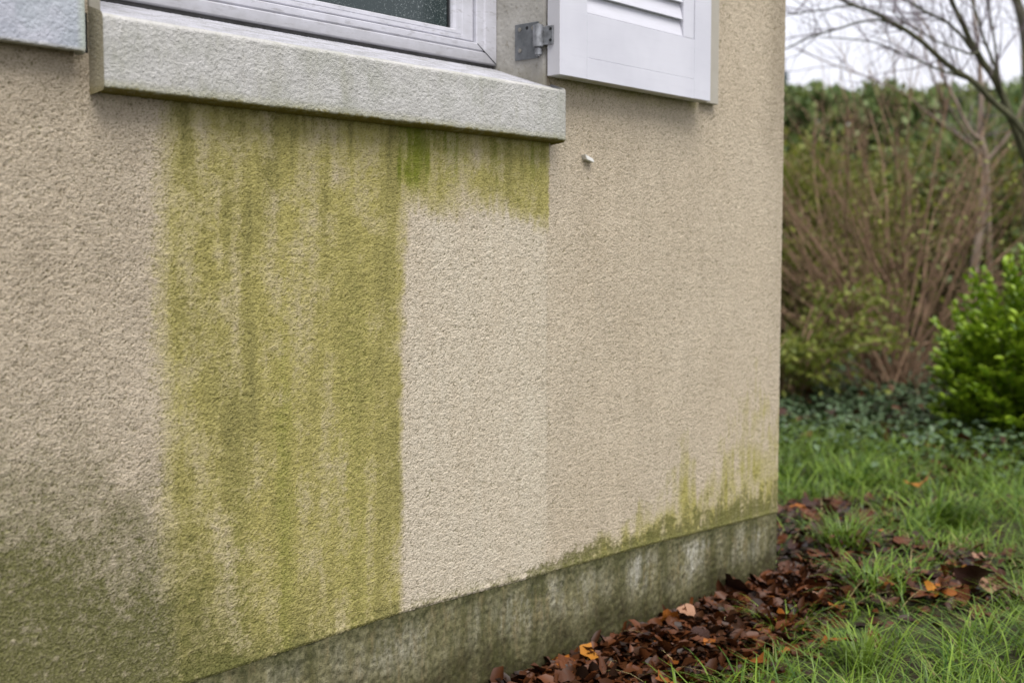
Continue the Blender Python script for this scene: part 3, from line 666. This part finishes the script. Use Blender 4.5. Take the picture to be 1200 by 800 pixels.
for cx_, cy_, rx, ry, cnt in ((2.62, .05, .26, .17, 42), (2.98, .24, .30, .13, 20), (2.42, -.37, .12, .06, 18), (2.62, -.31, .16, .05, 12), (3.6, .1, .5, .3, 3), (4.35, .5, .3, .2, 5)):
    GB = {2.62: (('dark brown fallen leaf in the bare patch just past the house corner', 'fallen leaves past the house corner') if cy_ > 0 else ('brown fallen leaf in the grass at the right edge of the photo', 'fallen leaves in the lawn at right')), 2.98: ('brown fallen leaf in the thin grass behind the corner patch', 'fallen leaves in the thin grass'), 2.42: ('brown fallen leaf in the grass at the right edge of the photo', 'fallen leaves in the lawn at right'), 3.6: ('brown fallen leaf alone in the middle of the lawn', 'scattered lawn leaves'), 4.35: ('brown fallen leaf at the edge of the ivy below the glossy bush', 'fallen leaves below the bush')}[cx_]
    for i in range(cnt):
        mt = random.choices(range(5), [.38, .40, .10, .11, .01])[0]
        put_leaf(mt*5+random.randrange(5), random.gauss(cx_, rx*.55), random.gauss(cy_, ry*.55) if cx_ > 2.33 else min(-.03, random.gauss(cy_, ry)), random.uniform(.025, .055), (random.gauss(0, .5), random.gauss(0, .5), random.uniform(0, 6.28)), random.uniform(.010, .032), *GB)
put_leaf(20, 1.600, -.040, .042, (.5, -.2, .6), .040, 'bright orange yellow leaf against the plinth at the bottom edge', None)
put_leaf(16, 1.880, -.055, .055, (.35, .1, .2), .046, 'pale pinkish leaf on the litter midway along the plinth', None)
put_leaf(10, 1.845, -.045, .040, (.9, .3, 2.0), .040, 'small upright orange leaf beside the pale pinkish leaf', None)
put_leaf(5, 2.10, -.035, .075, (.9, .2, 1.2), .045, 'large dark curled leaf leaning on the plinth near the corner', None)
put_leaf(12, 2.00, -.30, .060, (.25, .2, 2.2), .028, 'rust orange leaf in the grass at the outer edge of the litter', None)
put_leaf(17, 4.32, .62, .11, (.7, .2, .9), .05, 'large tan leaf under the glossy green bush', None)
put_leaf(21, 3.42, .13, .075, (.2, .3, 2.4), .055, 'long yellow leaf caught on top of the grass', None)
put_leaf(18, 2.92, .17, .055, (.8, .3, 1.0), .035, 'small upright pink leaf in the leaf patch beyond the corner', None)
put_leaf(7, 2.42, -.40, .080, (.9, -.2, 2.6), .05, 'dark purple brown leaf standing up in the lawn at right', None)

# --- ivy cover
def ivyd(x, y): return sm(3.5, 4.5, x+(y-.8)*.1)*(1-np.exp(-(((x-6.2)/.7)**2+((y-1.3)/.5)**2))*.5)
x, y = scatter(90000, 3.4, 9.5, -1.5, 4.0, lambda x, y: ivyd(x, y)*np.clip(.75+.3*sample(cl, x, y+3, .02), .1, 1)); n = len(x)
P = np.stack([x, y, gz(x, y)+rng.uniform(.01, .10, n)], 1)
leaves('ivy', P, rdir(n)*np.array([1, 1, .3]), rdir(n, 3), rng.uniform(.020, .040, n), rng.uniform(.008, .016, n), M['ivy'], fold=.2, droop=.2, kind='stuff', label='dark glossy ivy leaves covering the ground under the shrubs', category='ivy')
n = 300; x = rng.uniform(4.0, 6.6, n); y = rng.uniform(.0, 2.2, n)
leaves('leaf_mould', np.stack([x, y, gz(x, y)+rng.uniform(.03, .10, n)], 1), rdir(n)*np.array([1, 1, .3]), rdir(n, 2), rng.uniform(.04, .08, n), rng.uniform(.014, .03, n), M['mould'], fold=.4, kind='stuff', label='brown dead leaves caught among the ivy', category='leaf litter')

# ================================================================ PLANTS
VD = np.array([.749, .658, 0.]); RT = np.array([.66, -.751, 0.])     # into the garden / to the right of it
def cloud(name, cx_, cy_, cz_, rx, ry, rz, nclump, nper, L, W, mat, parent, rc=.16, seed=1, up=.3, shell=.55, droop=.1, flat=1.0, label=None):
    r = np.random.default_rng(seed); d = r.normal(0, 1, (nclump, 3)); d /= np.linalg.norm(d, axis=1)[:, None]
    rad = shell+(1-shell)*r.random(nclump)**.7; c = d*rad[:, None]*np.array([rx, ry, rz])
    cc = np.repeat(c, nper, 0); off = r.normal(0, rc, (len(cc), 3))*np.array([1, 1, flat]); p = cc+off
    out = cc/np.array([rx, ry, rz])+off/rc*.6+r.normal(0, .45, cc.shape); out[:, 2] += up
    P = p+np.array([cx_, cy_, cz_]); P[:, 2] = np.maximum(P[:, 2], .03); k = ~((P[:, 0] < X1+.05) & (P[:, 1] > -.02)); n = k.sum()
    o = leaves(name, P[k], out[k], r.normal(0, .6, (n, 3))+np.array([0, 0, 1.]), r.uniform(.7, 1.2, n)*L, r.uniform(.8, 1.15, n)*W, mat, parent, droop=droop)
    if parent is not None: o.matrix_parent_inverse = Matrix.Translation(-parent.location)
    o['kind'] = 'stuff'; return o
def child(o, p): o.parent = p; o.matrix_parent_inverse = Matrix.Translation(-p.location); return o

# far hedge
hc = np.array([13.6, 4.55, 0])+VD*.6; hd = thing('hedge', 'tall dense green hedge closing off the end of the garden', 'hedge', tuple(hc))
n = 64000; u = rng.uniform(-5.5, 5.5, n); v = rng.beta(1, 2.2, n)*1.1; hgt = 2.54+.04*sample(cl, u+9, u*0+1, .02)+.04*sample(cl, u*3+29, u*0+2, .02)
zz = hgt*(1-rng.random(n)**1.5); bulge = .16*sample(cl, (u+8), zz+1, .02)
P = hc+RT*u[:, None]+VD*(v*.6-.3-bulge)[:, None]; P[:, 2] = zz+gz(P[:, 0], P[:, 1])
leaves('foliage', P, rdir(n, .5)-VD*.4, rdir(n, 1.5), rng.uniform(.07, .13, n), rng.uniform(.022, .042, n), M['hedge'], None, droop=.15, kind='stuff').parent = hd
hd.children[0].matrix_parent_inverse = Matrix.Translation(-hd.location)
# spikes of new growth on top
n = 9000; u = np.repeat(rng.uniform(-4.5, 4.5, 300), 30); hh_ = np.repeat(rng.random(300)**1.6*.22, 30); t = rng.random(n)
P = hc+RT*(u+rng.normal(0, .05, n)*(1.2-t))[:, None]+VD*(rng.normal(0, .08, n))[:, None]; P[:, 2] = 2.47+.04*sample(cl, u+9, u*0+1, .02)+t*hh_+.1
child(leaves('top_growth', P, rdir(n, 1.2), rdir(n), rng.uniform(.06, .10, n), rng.uniform(.015, .03, n), M['hedge'], None, kind='stuff'), hd)
# inner mass of hedge branches
bg_ = Bag()
for i in range(240):
    u0 = rng.uniform(-5.5, 5.5); b = hc+RT*u0+VD*rng.uniform(.1, .8); t = b+RT*rng.normal(0, .3)+VD*rng.normal(0, .1)+np.array([0, 0, rng.uniform(1.8, 2.4)])
    V_, F_, _, _ = tube_arrays([b, (b+t)/2+rng.normal(0, .08, 3), t], [.035, .022, .008], 5, 2); bg_.add(V_, F_)
child(bg_.make('branches', M['bark_dark'], None, kind='stuff'), hd)
n = 9000; u = rng.uniform(-5.5, 5.5, n); P = hc+RT*u[:, None]+VD*rng.uniform(.5, 1.0, n)[:, None]; P[:, 2] = rng.uniform(0, 2.35, n)
child(leaves('inner_foliage', P, rdir(n), -VD+rng.normal(0, .3, (n, 3)), rng.uniform(.2, .3, n), rng.uniform(.08, .12, n), M['hedge'], None, kind='stuff'), hd)
# distant conifer
ct = thing('conifer', 'pale bluish conifer far beyond the hedge, half hidden by the wall edge', 'tree', (25.3, 13.0, 0))
tube('trunk', [(0, 0, 0), (0, 0, 3), (0, 0, 5.9)], [.16, .1, .02], M['bark_grey'], ct)
n = 9000; t = rng.random(n)**.8; a_ = rng.uniform(0, 6.28, n); rr = (1-t)*1.5*rng.random(n)**.5*(.75+.25*np.sin(t*60+a_*2))+.05
P = np.stack([rr*np.cos(a_), rr*np.sin(a_), .9+t*5.0], 1)
leaves('foliage', P, np.stack([np.cos(a_), np.sin(a_), -.2+0*a_], 1)+rng.normal(0, .3, (n, 3)), rdir(n, 2), .22, .05, M['conifer'], ct, kind='stuff')

# bare branched tree, right
tr = thing('bare_tree', 'bare dark branched tree leaning in from the right edge against the sky', 'tree', (4.89, .06, 0))
BR = dict(
 trunk=[(4.89, .061, -.1, .099), (4.891, .119, .157, .0693), (4.89, .171, .618, .0561), (4.862, .234, .914, .0396)],
 L1=[(4.862, .234, .90, .034), (4.791, .315, 1.192, .0210), (4.731, .394, 1.291, .0190), (4.682, .459, 1.372, .0175), (4.61, .55, 1.454, .0160), (4.519, .666, 1.576, .0135), (4.436, .769, 1.648, .0115), (4.352, .87, 1.7, .0095), (4.25, .99, 1.80, .0075), (4.1, 1.15, 1.92, .004)],
 L2=[(4.862, .234, .90, .034), (4.839, .328, 1.115, .0265), (4.805, .387, 1.297, .0235), (4.778, .429, 1.406, .0215), (4.739, .484, 1.505, .0190), (4.708, .532, 1.618, .0175), (4.679, .577, 1.727, .0150), (4.64, .63, 1.90, .012), (4.6, .7, 2.2, .007)],
 c=[(4.733, .491, 1.502, .0120), (4.709, .524, 1.555, .0105), (4.673, .572, 1.618, .0095), (4.585, .68, 1.694, .008), (4.5, .79, 1.77, .005)],
 d=[(4.79, .41, 1.35, .0125), (4.737, .398, 1.389, .0105), (4.722, .425, 1.477, .0095), (4.704, .457, 1.586, .0078), (4.679, .501, 1.733, .0062), (4.65, .55, 1.9, .004)],
 e=[(4.80, .41, 1.30, .012), (4.846, .423, 1.36, .0095), (4.84, .44, 1.457, .008), (4.836, .458, 1.581, .0065), (4.828, .487, 1.755, .005), (4.82, .5, 1.9, .003)],
 f=[(4.50, .69, 1.585, .0085), (4.442, .761, 1.635-.01, .0075), (4.358, .853, 1.597, .0063), (4.28, .937, 1.563, .0056), (4.212, 1.009, 1.517, .0045), (4.167, 1.057, 1.484, .003), (4.1, 1.12, 1.46, .002)],
 g=[(4.42, .79, 1.66, .0066), (4.377, .839, 1.677, .006), (4.289, .937, 1.658, .0048), (4.219, 1.015, 1.643, .004), (4.164, 1.076, 1.628, .003), (4.08, 1.16, 1.61, .002)],
 h=[(4.72, .42, 1.35, .0085), (4.743, .546, 1.42, .0080), (4.687, .613, 1.447, .0070), (4.623, .691, 1.494, .006), (4.561, .766, 1.534, .005), (4.5, .838, 1.561, .0045), (4.384, .972, 1.574, .003)],
 j=[(4.74, .48, 1.51, .0090), (4.565, .451, 1.477, .0068), (4.493, .538, 1.522, .0052), (4.422, .626, 1.583, .0036), (4.36, .7, 1.66, .002)])
tw = Bag()
def twigs(base_pts, n, L, depth=2, r0=.0022, dirbias=(0, 0, .4), bag=tw, sides=4):
    P = np.array(base_pts)[:, :3]
    for _ in range(n):
        i = rng.integers(0, len(P)-1); t = rng.random(); b = P[i]*(1-t)+P[i+1]*t; al = P[i+1]-P[i]; al /= np.linalg.norm(al)+1e-9
        d = al*.8+rng.normal(0, .6, 3)+np.array(dirbias); d /= np.linalg.norm(d); l = L*rng.uniform(.4, 1.2)
        pts = [b, b+d*l*.35+rng.normal(0, .02*l, 3), b+d*l*.7+rng.normal(0, .06*l, 3), b+d*l+rng.normal(0, .1*l, 3)]
        V_, F_, _, _ = tube_arrays(pts, [r0, r0*.75, r0*.55, r0*.3], sides, 2); bag.add(V_, F_)
        if depth > 1: twigs(pts, 3, L*.45, depth-1, r0*.6, dirbias, bag, 3)
for k, v in BR.items():
    o = tube('trunk' if k == 'trunk' else 'branch', [q[:3] for q in v], [q[3]*.64 for q in v], M['bark_dark'], None, 10 if k in ('trunk', 'L1', 'L2') else 7, 3, .0015); child(o, tr)
    if k != 'trunk': twigs(v[2:], 16 if k in ('L1', 'L2') else 9, .34, 2, .0026)
child(tw.make('twigs', M['twig'], None, kind='stuff'), tr)
# thin grey tree behind
g2 = thing('slender_tree', 'slender pinkish grey tree trunk standing behind the bare stemmed shrub', 'tree', (7.514, 1.495, 0)); tw2 = Bag()
gt = [(7.514, 1.495, -.05), (7.55, 1.512, .557), (7.605, 1.489, .931), (7.643, 1.487, 1.305), (7.629, 1.525, 1.519), (7.649, 1.528, 1.759), (7.6, 1.6, 2.5)]
child(tube('trunk', gt, [.034, .028, .025, .022, .018, .015, .008], M['bark_grey'], None, 9, 3), g2)
for br, rr in (([(7.64, 1.487, 1.30), (7.72, 1.36, 1.50), (7.78, 1.28, 1.78), (7.8, 1.2, 2.2)], [.014, .010, .008, .004]), ([(6.624+.98, 1.50, 1.27), (6.577+.9, 1.52, 1.42), (6.98, 1.55, 1.72), (6.8, 1.6, 2.1)], [.013, .010, .007, .004])):
    child(tube('branch', br, rr, M['bark_grey'], None, 7, 3), g2); twigs(br, 8, .4, 2, .003, bag=tw2)
twigs(gt[3:], 10, .5, 2, .004, bag=tw2); child(tw2.make('twigs', M['twig'], None, kind='stuff'), g2)
g3 = thing('dark_tree', 'tall dark trunk rising at the far right edge behind the leaning tree', 'tree', (8.27, 1.39, 0)); tw3 = Bag()
mt_ = [(8.274, 1.39, -.05), (8.311, 1.422, .717), (8.357, 1.462, 1.572), (8.371, 1.49, 1.971), (8.372, 1.514, 2.21), (8.346, 1.567, 2.427), (8.318, 1.611, 2.541), (8.2, 1.8, 3.2)]
child(tube('trunk', mt_, [.052, .046, .042, .040, .036, .030, .027, .015], M['bark_dark'], None, 9, 3), g3)
twigs(mt_[3:], 26, .6, 2, .004, bag=tw3); child(tw3.make('twigs', M['twig'], None, kind='stuff'), g3)
g4 = thing('thin_tree', 'very thin bare sapling crossing the sky between the hedge and the leaning tree', 'sapling', (6.66, 1.06, 0)); tw4 = Bag()
it = [(6.66, 1.06, 0), (6.65, 1.09, .7), (6.624, 1.125, 1.282), (6.577, 1.19, 1.393), (6.532, 1.261, 1.564), (6.488, 1.328, 1.727), (6.47, 1.367, 1.903), (6.42, 1.44, 2.051), (6.4, 1.5, 2.3)]
child(tube('stem', it, [.017, .015, .0125, .011, .0095, .008, .0065, .005, .003], M['bark_grey'], None, 6, 3), g4)
kt = [(6.62, 1.13, 1.27), (5.98, 1.20, 1.45), (5.864, 1.257, 1.529), (5.73, 1.42, 1.623), (5.629, 1.541, 1.679), (5.519, 1.673, 1.752)]
child(tube('branch', kt, [.008, .006, .005, .004, .0035, .002], M['bark_grey'], None, 5, 3), g4)
twigs(it[3:], 14, .4, 2, .003, bag=tw4); twigs(kt, 8, .3, 2, .0025, bag=tw4); child(tw4.make('twigs', M['twig'], None, kind='stuff'), g4)

# bare multi-stemmed shrub
bs = thing('bare_shrub', 'large bare shrub with many fanned reddish brown stems before the hedge', 'shrub', (5.85, 1.26, 0)); tw5 = Bag()
for i in range(88):
    a_ = random.gauss(0, .66) - .18; dep = random.gauss(0, .30); H_ = random.uniform(1.0, 1.95)*(1-.22*abs(a_)); b = np.array([5.85, 1.26, -.03])+RT*random.gauss(-.0, .075)+VD*random.gauss(0, .08)
    out = RT*math.sin(a_)+VD*math.sin(dep); t = b+out*H_*1.0+np.array([0, 0, H_*math.cos(a_)])
    bow = out*(-.10*H_)+rng.normal(0, .05, 3); m1 = b*.65+t*.35+bow; m2 = b*.3+t*.7+bow*.7+rng.normal(0, .06, 3)
    r0 = random.choice([.0045, .006, .0075, .010]); pts = [b, m1, m2, t]
    child(tube('stem', pts, [r0, r0*.8, r0*.55, r0*.25], M['bark_red'], None, 6, 3), bs)
    twigs([m1, m2, t], 6, .40, 2, .0022, (0, 0, .8), tw5, 3)
child(tw5.make('twigs', M['bark_red'], None, kind='stuff'), bs)
n = 1000; c = rng.normal(0, 1, (n, 3))*np.array([.45, .45, .34])+np.array([5.85, 1.26, .85]); c = c[(c[:, 2] > .25) & (c[:, 2] < 1.4)]; n = len(c)
child(leaves('foliage', c, rdir(n, .4), rdir(n, 1.5), rng.uniform(.022, .042, n), rng.uniform(.006, .011, n), M['olive'], None, kind='stuff'), bs)
# olive shrubs between it and the hedge
for i, (dd, uu, h_, w_, mt, lb) in enumerate(((8.8, 2.15, 1.30, 1.0, 'olive', 'olive green leafy shrub behind the left side of the bare shrub'), (9.3, 3.6, 1.45, 1.1, 'olive', 'tall olive green shrub directly behind the bare shrub'), (10.2, 5.0, 1.7, 1.0, 'hedge', 'dark green shrub behind the slender grey trunk'))):
    c = np.array([0, -1.27, 0])+VD*dd+RT*uu*.98; t = thing('leafy_shrub', lb, 'shrub', (c[0], c[1], 0))
    cloud('foliage', c[0], c[1], h_*.55, w_, w_*.7, h_*.52, 210, 42, .085, .026, M[mt], t, .12, 200+i, .4, .35)
    b_ = Bag()
    for j in range(26):
        e = c+RT*rng.normal(0, w_*.45)+VD*rng.normal(0, .3)+np.array([0, 0, rng.uniform(.6, 1)*h_]); V_, F_, _, _ = tube_arrays([c+rng.normal(0, .06, 3)*[1, 1, 0], c*.5+e*.5+rng.normal(0, .07, 3), e], [.018, .012, .004], 5, 3); b_.add(V_, F_)
    child(b_.make('stems', M['bark_red'], None, kind='stuff'), t)
# yellow green shrub left
yc = np.array([5.10, 1.50, 0]); ys_ = thing('leafy_shrub', 'yellow green arching shrub at the left edge next to the house corner', 'shrub', (5.10, 1.50, 0))
b_ = Bag(); LP = []; LD = []
for i in range(64):
    a_ = rng.uniform(0, 6.28); l = rng.uniform(.18, .60); d = np.array([math.cos(a_), math.sin(a_), 0])
    k_ = rng.uniform(.7, 1.75); pts = [yc+d*rng.uniform(.0, .12), yc+d*l*.34+[0, 0, l*.40*k_], yc+d*l*.66+[0, 0, l*.62*k_], yc+d*l+rng.normal(0, .05, 3)+[0, 0, l*.62*k_]]
    V_, F_, P_, D_ = tube_arrays(pts, [.007, .005, .0035, .0015], 5, 6); b_.add(V_, F_)
    for p, dd in zip(P_[5:], D_[5:]):
        for s in range(4): LP.append(p+rng.normal(0, .02, 3)); LD.append(dd*.7+rng.normal(0, .6, 3))
child(b_.make('stems', M['bark_red'], None, kind='stuff'), ys_)
n = len(LP); child(leaves('foliage', np.array(LP), np.array(LD), rdir(n, 2), rng.uniform(.028, .05, n), rng.uniform(.008, .013, n), M['yellowish'], None, kind='stuff'), ys_)

# glossy evergreen bush, right: layered leafy shoots
ec = np.array([4.78, .235, 0]); eb = thing('evergreen_bush', 'rounded bright green glossy bush at the right edge of the lawn', 'bush', tuple(ec))
b_ = Bag(); LP = []; LD = []; LU = []
bc_ = rng.normal(0, 1, (120, 3))
for i in range(760):
    d = bc_[i % 120]/np.linalg.norm(bc_[i % 120])+rng.normal(0, .17, 3); d[2] = abs(d[2])*.9-.25; d /= np.linalg.norm(d)
    rr = np.array([.40, .40, .56]); tip = ec+np.array([0, 0, .20])+d*rr*rng.uniform(.62, 1.02); tip[2] = max(tip[2], .06)
    root = ec+np.array([0, 0, .06])+d*rr*.12; mid = root*.45+tip*.55+np.array([0, 0, -.03])
    V_, F_, P_, D_ = tube_arrays([root, mid, tip], [.006, .004, .0015], 4, 8); 
    if i % 2 == 0: b_.add(V_, F_)
    for p, dd in zip(P_[8:], D_[8:]):
        sd = np.cross(dd, [0, 0, 1.]); sd /= np.linalg.norm(sd)+1e-9
        for s in (-1, 1):
            for _ in range(2): LP.append(p+rng.normal(0, .006, 3)); LD.append(dd*.7+sd*s*.8+rng.normal(0, .22, 3)+[0, 0, .15]); LU.append(np.array([0, 0, 1.])+rng.normal(0, .25, 3))
child(b_.make('stems', M['bark_dark'], None, kind='stuff'), eb)
n = len(LP); child(leaves('foliage', np.array(LP), np.array(LD), np.array(LU), rng.uniform(.028, .048, n), rng.uniform(.008, .013, n), M['evergreen'], None, droop=.12, kind='stuff'), eb)
# mid green shrub behind it at the right edge, and a dark mass further
t = thing('leafy_shrub', 'mid green broad leaved shrub at the right edge above the glossy bush', 'shrub', (6.75, .35, 0))
cloud('foliage', 6.75, .35, .65, .55, .5, .55, 130, 30, .075, .028, M['hedge'], t, .09, 301, .5, .5)
b_ = Bag()
for j in range(22):
    e = np.array([6.75, .35, 0])+rng.normal(0, .2, 3)+[0, 0, .8]; V_, F_, _, _ = tube_arrays([(6.75, .35, 0), (np.array([6.75, .35, 0])+e)/2+rng.normal(0, .05, 3), e], [.014, .01, .004], 5, 3); b_.add(V_, F_)
child(b_.make('stems', M['bark_dark'], None, kind='stuff'), t)
t = thing('leafy_shrub', 'dark shaded shrub filling the space under the leaning tree at right', 'shrub', (9.4, 2.0, 0))
cloud('foliage', 9.4, 2.0, .95, 1.0, .7, .95, 220, 40, .09, .028, M['hedge'], t, .13, 311, .3, .3)
b_ = Bag()
for j in range(26):
    e = np.array([9.4, 2.0, 0])+rng.normal(0, .35, 3)+[0, 0, 1.2]; V_, F_, _, _ = tube_arrays([(9.4, 2.0, 0), (np.array([9.4, 2.0, 0])+e)/2+rng.normal(0, .08, 3), e], [.02, .014, .005], 5, 3); b_.add(V_, F_)
child(b_.make('stems', M['bark_dark'], None, kind='stuff'), t)
